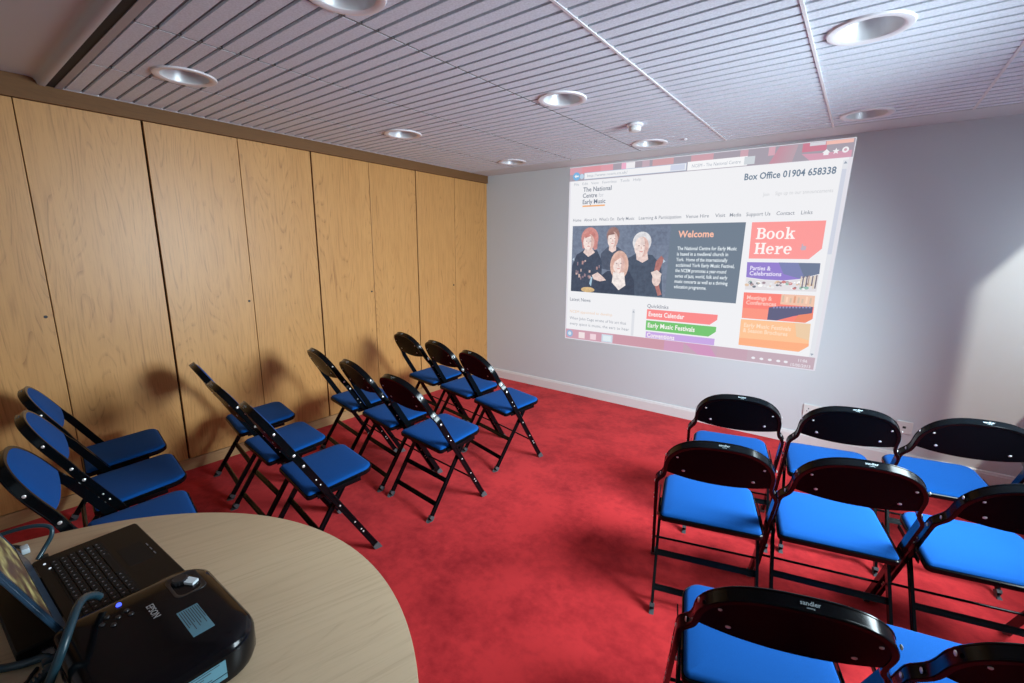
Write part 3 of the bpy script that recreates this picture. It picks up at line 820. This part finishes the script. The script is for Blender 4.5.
def em_photo(rgb):
    if rgb in PHOTO: return PHOTO[rgb]
    m = emit('picture_%02x%02x%02x' % rgb, rgb); nt = m.node_tree; N = nt.nodes.new; L = nt.links; p = nt.nodes['Principled BSDF']
    tc = N('ShaderNodeTexCoord'); n = N('ShaderNodeTexNoise'); n.inputs['Scale'].default_value = 26; n.inputs['Detail'].default_value = 5; n.inputs['Roughness'].default_value = .7
    L.new(tc.outputs['Object'], n.inputs['Vector']); r = N('ShaderNodeValToRGB'); c = srgb(*rgb)
    r.color_ramp.elements[0].position = .36; r.color_ramp.elements[0].color = (c[0]*.78, c[1]*.76, c[2]*.77, 1)
    r.color_ramp.elements[1].position = .6; r.color_ramp.elements[1].color = (min(1, c[0]*1.05), min(1, c[1]*1.04), min(1, c[2]*1.03), 1)
    L.new(n.outputs['Fac'], r.inputs['Fac']); L.new(r.outputs['Color'], p.inputs['Emission Color'])
    PHOTO[rgb] = m; return m
def polys(name, items, parent=page):
    """items: (list of (u,v), rgb, layer)"""
    bm = bmesh.new(); mats = []
    for pts, rgb, layer in items:
        m = em_photo(rgb) if name == 'musicians_photo' and layer < 12 else em(rgb)
        if m not in mats: mats.append(m)
        mi = mats.index(m)
        f = bm.faces.new([bm.verts.new(PG(u, v, layer)-PV) for u, v in pts]); f.material_index = mi
    me = bpy.data.meshes.new(name); bm.normal_update()
    for f in bm.faces:
        if f.normal.y > 0: f.normal_flip()
    bm.to_mesh(me); bm.free()
    for m in mats: me.materials.append(m)
    o = bpy.data.objects.new(name, me); C.objects.link(o); o.parent = parent; return o
def R(u0, v0, u1, v1): return [(u0, v0), (u1, v0), (u1, v1), (u0, v1)]
def El(cu, cv, ru, rv, n=22, a0=0, a1=2*PI): return [(cu+ru*math.cos(a0+(a1-a0)*k/n), cv+rv*math.sin(a0+(a1-a0)*k/n)) for k in range(n)]
def text(name, lines, rgb, layer, parent=page, off=0.0, shear=0):
    """lines: (string, u0, baseline v, u1 or None, size)"""
    vs = []; fs = []
    for s, u0, v0, u1, size in lines:
        cv = bpy.data.curves.new('t', 'FONT'); cv.body = s; cv.size = size; cv.resolution_u = 2; cv.offset = off*size; cv.shear = shear
        o = bpy.data.objects.new('t', cv); C.objects.link(o)
        dg = bpy.context.evaluated_depsgraph_get(); me = bpy.data.meshes.new_from_object(o.evaluated_get(dg)); bpy.data.objects.remove(o)
        mx = max(v.co.x for v in me.vertices); k = (u1-u0)/mx if u1 else 1
        b = len(vs)
        for v in me.vertices: vs.append(PG(u0+v.co.x*k, v0-v.co.y, layer)-PV)
        for p in me.polygons: fs.append([b+i for i in p.vertices])
        bpy.data.meshes.remove(me)
    me = bpy.data.meshes.new(name); me.from_pydata(vs, [], fs); me.materials.append(em(rgb))
    o = bpy.data.objects.new(name, me); C.objects.link(o); o.parent = parent; return o
WH = (240, 240, 243)
# pale glowing base layers standing in for the projector's light
polys('page_background', [(R(0, 0, 1024, 768), (226, 224, 232), 0), (R(8, 58, 1013, 719), WH, 1)])
# blurred red and grey window title strip
it = [(R(0, 2, 1022, 57), (168, 160, 172), 1)]
for u0, u1, c in ((2, 60, (214, 160, 172)), (60, 150, (222, 152, 162)), (150, 205, (222, 160, 172)), (242, 262, (236, 176, 202)), (262, 300, (238, 236, 240)), (330, 360, (196, 172, 184)), (372, 455, (208, 162, 168)), (520, 600, (208, 164, 175)), (690, 716, (206, 168, 180)), (880, 948, (205, 130, 150)), (780, 800, (214, 170, 184))):
    it.append((R(u0, 3, u1, 30 if u0 != 262 else 40), c, 2))
for k in range(6): it.append(([(785+k*11, 57), (800+k*11, 57), (822+k*9, 4), (812+k*9, 4)], (198-k*2, 148+k*3, 164+k*2), 2))
it.append((R(946, 3, 1018, 14), (240, 190, 180), 3)); it.append(([(880, 35), (905, 57), (1018, 57), (1018, 36), (940, 38)], (212, 160, 180), 2))
it.append((R(900, 3, 944, 13), (214, 214, 222), 3))
polys('title_strip', it)
ico = [(El(35, 38, 17, 17), (120, 180, 225), 4), ([(25, 38), (34, 30), (34, 35), (46, 35), (46, 41), (34, 41), (34, 46)], WH, 5), (El(61, 40, 10, 11), (190, 212, 232), 3)]
ico += [([(938, 38), (949, 27), (960, 38), (956, 38), (956, 45), (942, 45), (942, 38)], WH, 4)]
st = []
for k in range(10):
    r = 10 if k % 2 == 0 else 4.5; a = -PI/2+k*PI/5; st.append((975+r*math.cos(a), 36+r*math.sin(a)))
ico += [(st, WH, 4), (El(1000, 34, 9, 9), WH, 4), (El(1000, 34, 4, 4), (208, 165, 182), 5)]
polys('toolbar_icons', ico)
polys('address_bar', [(R(72, 26, 506, 54), (176, 190, 212), 3), (R(74, 28, 504, 52), WH, 4), (R(445, 30, 500, 50), (208, 214, 232), 5),
                      (R(509, 24, 716, 55), (246, 246, 248), 3), (R(706, 26, 740, 52), (208, 214, 220), 4)])
text('address_text', [('http://www.ncem.co.uk/', 86, 45, 270, 16), ('NCEM - The National Centre', 525, 46, 695, 17)], (170, 178, 190), 6)
text('menu_bar_text', [('File   Edit   View   Favorites   Tools   Help', 24, 76, 330, 15)], (178, 184, 194), 3)
# heading block
lg = text('centre_title', [('The National', 70, 104, 203, 26), ('Early Music', 68, 155, 178, 26), ('Centre', 68, 129, 138, 26)], (108, 118, 136), 3, off=.012)
text('centre_title_for', [('for', 145, 129, 168, 24)], (196, 200, 208), 3)
polys('title_underline', [(R(69, 161, 176, 167), (242, 176, 120), 3)])
text('box_office_text', [('Box Office 01904 658338', 712, 104, 985, 31)], (112, 130, 150), 3, off=.022)
text('join_link', [('Join', 781, 162, 800, 17)], (204, 206, 210), 3)
text('signup_text', [('Sign up to our announcements', 818, 161, 986, 17)], (204, 206, 210), 3)
for ln in [('Home', 24, 228, 66, 18), ('About Us', 80, 228, 140, 18), ("What's On", 152, 228, 222, 18), ('Early Music', 236, 228, 312, 18), ('Learning & Participation', 330, 228, 503, 18),
      ('Venue Hire', 520, 228, 606, 18), ('Visit', 628, 228, 664, 18), ('Media', 678, 228, 718, 18), ('Support Us', 734, 228, 812, 18), ('Contact', 830, 228, 886, 18), ('Links', 904, 228, 938, 18)]: text('navigation_link', [ln], (138, 144, 156), 3, off=.006)
# dark welcome panel and musicians' portrait
ph = polys('welcome_panel', [([(24, 247), (737, 249), (737, 546), (24, 539)], (112, 126, 142), 2)])
text('welcome_heading', [('Welcome', 499, 300, 631, 35)], (250, 190, 168), 4, off=.028)
wl = ['The National Centre for Early Music', 'is based in a medieval church in', 'York.  Home of the internationally', 'acclaimed York Early Music Festival,', 'the NCEM promotes a year-round', 'series of jazz, world, folk and early', 'music concerts as well as a thriving', 'education programme.']
we = [717, 690, 690, 717, 690, 697, 700, 625]
text('welcome_text', [(s, 499, 349+21.6*k, e, 19) for k, (s, e) in enumerate(zip(wl, we))], (228, 236, 242), 4, off=.02)
SK = (238, 214, 208); SK2 = (246, 228, 222); BK = (70, 80, 100); BK2 = (84, 94, 114)
pic = [(R(25, 248, 466, 539), (122, 134, 156), 3), (R(300, 248, 466, 330), (116, 128, 150), 4)]
# seated and standing musicians, dark clothes first
pic += [([(25, 539), (28, 420), (50, 372), (90, 350), (150, 352), (175, 400), (180, 539)], BK, 5),
        ([(165, 430), (170, 365), (200, 338), (245, 338), (285, 365), (290, 450)], BK2, 5),
        ([(275, 539), (285, 390), (330, 365), (400, 370), (440, 410), (455, 539)], (78, 90, 110), 5),
        ([(120, 539), (150, 480), (205, 440), (305, 440), (330, 480), (335, 539)], (64, 74, 94), 7),
        (El(112, 300, 42, 46), (216, 150, 145), 6), ([(72, 300), (152, 300), (150, 345), (138, 352), (128, 340), (90, 345), (78, 345)], (206, 146, 142), 6), (El(108, 318, 27, 36), SK2, 8), ([(92, 345), (126, 345), (140, 362), (108, 382), (82, 362)], SK, 7), ([(84, 285), (118, 268), (138, 282), (140, 310), (122, 290), (90, 300)], (208, 138, 132), 9),
        (El(222, 290, 30, 36), (158, 128, 128), 6), (El(222, 308, 24, 34), SK2, 8), ([(206, 330), (238, 330), (240, 352), (222, 362), (206, 352)], SK, 7), ([(196, 292), (204, 266), (234, 260), (250, 282), (246, 300), (236, 284), (206, 288)], (160, 122, 116), 9),
        (El(258, 415, 42, 62), (228, 190, 176), 8), (El(256, 412, 26, 38), SK2, 10), ([(232, 445), (282, 445), (292, 500), (262, 522), (228, 490)], (246, 236, 232), 9), ([(222, 400), (240, 366), (276, 364), (292, 396), (294, 440), (284, 400), (262, 384), (236, 400), (226, 440)], (222, 178, 164), 11),
        (El(352, 318, 40, 42), (226, 226, 230), 6), (El(352, 338, 31, 42), SK2, 8), ([(330, 365), (378, 360), (384, 388), (360, 402), (334, 390)], SK, 7),
        ([(418, 395), (438, 372), (450, 385), (432, 440), (440, 500), (452, 530), (436, 536), (415, 480), (412, 440)], (182, 122, 118), 9), (El(425, 470, 18, 26), SK, 10), ([(400, 440), (425, 430), (445, 445), (440, 470), (410, 462)], (236, 218, 212), 11),
        (El(112, 528, 34, 12), (222, 190, 140), 8), ([(118, 500), (126, 470), (134, 470), (128, 512)], (170, 200, 220), 9),
        ([(130, 462), (158, 448), (186, 468), (200, 482), (170, 488), (140, 480)], SK, 9)]
random.seed(3)
for k in range(26):
    u = random.uniform(42, 165); v = random.uniform(395, 470)
    if abs(u-150) < 26 and v > 440: continue
    pic.append((R(u, v, u+random.uniform(4, 9), v+random.uniform(6, 16)), random.choice([(178, 142, 142), (150, 128, 140), (206, 180, 176)]), 8))
for cu, cv, sc in ((108, 318, 1), (222, 308, .9), (256, 412, 1), (352, 338, 1.1)):
    for sx in (-1, 1): pic.append((El(cu+sx*10*sc, cv-5, 3.4*sc, 2.2*sc, 10), (168, 142, 144), 12))
    pic.append((El(cu, cv+17*sc, 7.5*sc, 2.4*sc, 12), (220, 164, 160), 12)); pic.append(([(cu-1.5, cv-2), (cu+1.5, cv-2), (cu+3.4, cv+8), (cu-3.4, cv+8)], (224, 192, 186), 12))
for cu, cv, ru, rv in ((108, 318, 27, 36), (222, 308, 24, 34), (256, 412, 26, 38), (352, 338, 31, 42)):   # side-lit faces
    sh = [(cu+ru*math.cos(a), cv+rv*math.sin(a)) for a in [(-80+160*k/12)*PI/180 for k in range(13)]]
    sh += [(cu+ru*.45*math.cos(a), cv+rv*.98*math.sin(a)) for a in [(80-160*k/12)*PI/180 for k in range(13)]]
    pic.append((sh, (224, 188, 180), 11.5))
polys('musicians_photo', pic, ph)
for u, s in ((34, -1), (452, 1)): polys('photo_arrow', [([(u-5*s, 386), (u+5*s, 394), (u-5*s, 402)], (190, 205, 220), 13)], ph)
# right-hand banners
bn = polys('booking_banner', [([(757, 250), (981, 250), (982, 342), (949, 377), (761, 378)], (252, 156, 154), 2)])
def serif(name, lines, rgb, layer, parent, off=.035):
    return text(name, lines, rgb, layer, parent, off)
BL = (255, 246, 244)
def ring(cu, cv, ru, rv, tu, tv, a0=0, a1=360, n=28):
    """thick elliptical stroke, tu/tv = stroke width at the sides / top"""
    out = []
    for k in range(n):
        p, q = math.radians(a0+(a1-a0)*k/n), math.radians(a0+(a1-a0)*(k+1)/n)
        out.append(([(cu+ru*math.cos(p), cv-rv*math.sin(p)), (cu+ru*math.cos(q), cv-rv*math.sin(q)), (cu+(ru-tu)*math.cos(q), cv-(rv-tv)*math.sin(q)), (cu+(ru-tu)*math.cos(p), cv-(rv-tv)*math.sin(p))], BL, 4))
    return out
def G(u0, v0, u1, v1): return (R(u0, v0, u1, v1), BL, 4)
def glyph_o(u, b): return ring(u+13, b-14, 13, 14.5, 7, 3.5)
def glyph_e(u, b): return ring(u+12.5, b-14, 12.5, 14.5, 7, 3.5, 0, 318)+[G(u+5, b-16.5, u+24, b-12.5)]
def glyph_B(u, b): return [G(u+4, b-39, u+12, b), G(u, b-39, u+18, b-35), G(u, b-4, u+18, b), G(u+10, b-23, u+19, b-19)]+ring(u+17, b-29, 12, 10, 7.5, 4, -90, 90, 14)+ring(u+18, b-11, 13.5, 11, 8, 4, -90, 90, 14)
def glyph_k(u, b): return [G(u+4, b-40, u+11, b), G(u, b-40, u+8, b-36.5), G(u, b-3.5, u+15, b), G(u+17, b-3.5, u+31, b), G(u+16, b-28, u+29, b-24.5),
    ([(u+10, b-14), (u+20, b-26), (u+25, b-26), (u+12, b-10)], BL, 4), ([(u+13, b-18), (u+19, b-20), (u+29, b-2), (u+20, b-2)], BL, 4)]
def glyph_H(u, b): return [G(u+4, b-39, u+12, b), G(u+24, b-39, u+32, b), G(u, b-39, u+16, b-35.5), G(u+20, b-39, u+36, b-35.5), G(u, b-3.5, u+16, b), G(u+20, b-3.5, u+36, b), G(u+12, b-21.5, u+24, b-17)]
def glyph_r(u, b): return [G(u+4, b-28, u+11, b), G(u, b-28, u+8, b-24.5), G(u, b-3.5, u+16, b), ([(u+10, b-20), (u+14, b-26), (u+20, b-28.5), (u+24, b-28), (u+24, b-20), (u+19, b-20), (u+13, b-16)], BL, 4)]
polys('booking_word', glyph_B(776, 309)+glyph_o(809, 309)+glyph_o(838, 309)+glyph_k(867, 309), bn)
polys('booking_word', glyph_H(776, 361)+glyph_e(814, 361)+glyph_r(842, 361)+glyph_e(869, 361), bn)
polys('pointing_hand_cursor', [([(922, 338), (922, 326), (926, 326), (926, 332), (936, 334), (936, 346), (924, 348), (919, 341)], (196, 176, 190), 6)], bn)
b2 = polys('parties_banner', [([(758, 391), (985, 390), (987, 426), (930, 446), (883, 453), (820, 452), (761, 446)], (148, 128, 206), 2), ([(860, 390), (985, 390), (987, 426), (930, 444), (880, 430)], (126, 132, 178), 3), ([(920, 390), (985, 390), (987, 426), (945, 440)], (112, 124, 150), 4)])
it = [([(761, 448), (820, 454), (883, 455), (930, 448), (987, 428), (987, 487), (762, 492)], (226, 222, 226), 2)]
for k in range(46):
    u = random.uniform(766, 972); v = random.uniform(458, 480); s = random.uniform(3, 9)
    it.append((El(u, v, s, s*.7, 8), random.choice([(150, 190, 176), (206, 130, 130), (236, 236, 238), (160, 140, 150), (226, 196, 170), (250, 250, 250), (112, 120, 130)]), 3))
for k in range(9): it.append((R(935+k*5.5, 436-k*1.2+random.uniform(0, 6), 939+k*5.5, 470+random.uniform(-6, 8)), random.choice([(176, 150, 140), (120, 110, 120), (226, 210, 190)]), 4))
polys('banquet_picture', it, b2)
text('parties_text', [('Parties &', 770, 419, 838, 21), ('Celebrations', 770, 438, 874, 21)], (236, 230, 250), 6, b2, .02)
b3 = polys('meetings_banner', [([(760, 502), (986, 501), (990, 582), (970, 598), (764, 599)], (250, 132, 120), 2), ([(764, 560), (850, 560), (850, 599), (764, 599)], (250, 150, 130), 3), ([(884, 502), (986, 501), (988, 540), (884, 538)], (240, 196, 172), 3),
      ([(850, 552), (880, 546), (985, 540), (985, 562), (930, 578), (880, 598), (850, 598)], (96, 96, 128), 4), ([(945, 572), (988, 562), (988, 584), (970, 598), (935, 598)], (238, 140, 110), 5)])
it = []
for k in range(12): it.append((El(866+k*10, 551-k*.8, 3.2, 4, 8), (150, 150, 190), 6))
for k in range(8): it.append((R(888+k*12, 506+(k % 3)*4, 894+k*12, 530), random.choice([(250, 214, 190), (226, 160, 130), (214, 190, 170)]), 5))
polys('meeting_picture', it, b3)
text('meetings_text', [('Meetings &', 772, 527, 856, 21), ('Conferences', 772, 546, 872, 21)], (255, 206, 196), 7, b3, .02)
b4 = polys('festivals_banner', [([(762, 604), (987, 600), (992, 681), (965, 705), (765, 704)], (252, 196, 150), 2), ([(764, 676), (992, 672), (992, 681), (965, 705), (765, 704)], (252, 176, 132), 3), ([(940, 602), (987, 600), (990, 660), (950, 650)], (236, 204, 168), 3)])
text('festivals_text', [('Early Music Festivals', 774, 632, 930, 22), ('& Season Brochures', 774, 652, 922, 22)], (255, 224, 196), 4, b4, .02)
# quicklinks
text('quicklinks_heading', [('Quicklinks', 394, 588, 485, 22)], (140, 146, 158), 3, off=.012)
for nm, v0, c, s, e, cut in (('events_link', 595, (250, 138, 138), 'Events Calendar', 552, 1), ('festivals_link', 643, (116, 196, 112), 'Early Music Festivals', 598, 1), ('conferences_link', 691, (200, 168, 228), 'Conventions', 520, 0)):
    pts = [(395, v0), (678, v0), (678, v0+20), (652, v0+42), (395, v0+42)] if cut else [(397, v0), (677, v0), (677, v0+27), (397, v0+27)]
    q = polys(nm, [(pts, c, 2)]); text('link_text', [(s, 402, v0+29 if cut else v0+24, e, 28)], (250, 244, 244), 4, q, .02)
# news block, scroll bars
text('news_heading', [('Latest News', 20, 584, 128, 22)], (140, 146, 158), 3, off=.012)
text('news_link_text', [('NCEM appointed to develop', 22, 640, 238, 18)], (236, 204, 176), 3)
text('news_text', [('When John Cage wrote of his art that', 23, 672, 306, 19), ('every space is music, the ears to hear', 24, 698, 321, 19)], (150, 156, 168), 3)
polys('news_scroll_bar', [(R(330, 600, 342, 718), (222, 224, 230), 2), ([(336, 606), (341, 615), (331, 615)], (170, 178, 188), 3)])
polys('page_scroll_bar', [(R(999, 64, 1013, 719), (226, 228, 234), 2), (R(1000, 92, 1012, 360), (208, 212, 226), 3), ([(1006, 68), (1011, 76), (1001, 76)], (150, 162, 178), 4), ([(1006, 714), (1011, 706), (1001, 706)], (150, 162, 178), 4)])
# task bar
it = [(R(4, 720, 1018, 764), (196, 172, 184), 1), (R(4, 720, 250, 764), (208, 160, 176), 2), (R(250, 720, 480, 764), (204, 154, 168), 2), (R(480, 720, 560, 764), (206, 156, 188), 2), (R(560, 720, 690, 764), (196, 164, 182), 2), ([(560, 720), (660, 720), (690, 764), (620, 764)], (208, 150, 190), 3), (R(690, 720, 800, 764), (198, 165, 180), 2)]
it += [(El(26, 741, 17, 17), (150, 180, 214), 4), (El(26, 741, 9, 9), (214, 226, 238), 5), (R(74, 729, 106, 758), (240, 226, 228), 4), (R(134, 731, 164, 758), (240, 214, 222), 4), (R(192, 726, 246, 762), (206, 220, 232), 4), (R(200, 732, 238, 756), (226, 236, 242), 5)]
for u in (822, 850, 878, 906, 930): it.append((El(u, 748, 7, 5, 8) if u % 4 else R(u-7, 742, u+7, 755), (236, 236, 242), 4))
polys('task_bar', it)
text('clock_text', [('11:06', 966, 741, 996, 15), ('15/05/2013', 944, 760, 1008, 15)], (236, 234, 240), 5, off=.01)

# ------------------------------------------------------------------ light
def area(name, loc, rot, sx, sy, power, col, spread=180):
    d = bpy.data.lights.new(name, 'AREA'); d.shape = 'RECTANGLE'; d.size = sx; d.size_y = sy; d.energy = power; d.color = col
    d.spread = math.radians(spread)
    o = bpy.data.objects.new(name, d); C.objects.link(o); o.location = loc; o.rotation_euler = rot; return o
def aim(o, d): o.rotation_euler = Vector(d).to_track_quat('-Z', 'Y').to_euler()
w = wins[0]
o = area('window_daylight', (XR+.04, (w[0]+w[1])/2, (w[2]+w[3])/2), (0, 0, 0), 1.0, 1.1, 112, (.76, .92, 1.0), 125); aim(o, (-1, 0.06, -.46))
w = wins[1]
o = area('far_window_daylight', (XR+.04, (w[0]+w[1])/2, (w[2]+w[3])/2), (0, 0, 0), 1.2, .4, 3.0, (.72, .90, 1.0)); aim(o, (-1, -.1, -.35))
# weak fill lamp added in front of the blank back wall
o = area('rear_fill', (3.2, YB+.05, 1.6), (0, 0, 0), 1.6, 1.2, 4, (.70, .88, 1.0)); aim(o, (-.1, 1, -.1))
# spot lamp added outside the far window to make the far wall patch
sd = bpy.data.lights.new('wall_patch_spot', 'SPOT'); sd.energy = 520; sd.color = (1, .97, .86); sd.spot_size = math.radians(24); sd.spot_blend = .6; sd.shadow_soft_size = .06
o = bpy.data.objects.new('wall_patch_spot', sd); C.objects.link(o)
dv = Vector((-1, .96, -1.9)).normalized(); tgt = Vector((XR+.06, -.30, 1.7)); o.location = tgt-dv*2.4; aim(o, dv)

wd = bpy.data.worlds.new('World'); S.world = wd; wd.use_nodes = True
bg = wd.node_tree.nodes['Background']; bg.inputs['Color'].default_value = (.72, .84, 1, 1); bg.inputs['Strength'].default_value = 1.2

# ------------------------------------------------------------------ camera
f, yaw, pit, rol, cx, cy, cz = 454.03485, -0.65075, 0.19947, 0.00897, 3.49811, -4.09792, 1.5
fw = Vector((math.sin(yaw)*math.cos(pit), math.cos(yaw)*math.cos(pit), -math.sin(pit)))
r = Vector((math.cos(yaw), -math.sin(yaw), 0)); u = r.cross(fw)
r2 = r*math.cos(rol)+u*math.sin(rol); u2 = -r*math.sin(rol)+u*math.cos(rol)
cd = bpy.data.cameras.new('Camera'); cd.sensor_width = 36; cd.lens = f/1024*36; cd.clip_start = .02
co = bpy.data.objects.new('Camera', cd); C.objects.link(co)
m = Matrix((r2, u2, -fw)).transposed().to_4x4(); m.translation = (cx, cy, cz); co.matrix_world = m
S.camera = co
S.view_settings.view_transform = 'Standard'; S.view_settings.look = 'None'; S.view_settings.gamma = 1
S.view_settings.use_curve_mapping = False; S.view_settings.exposure = EXPO
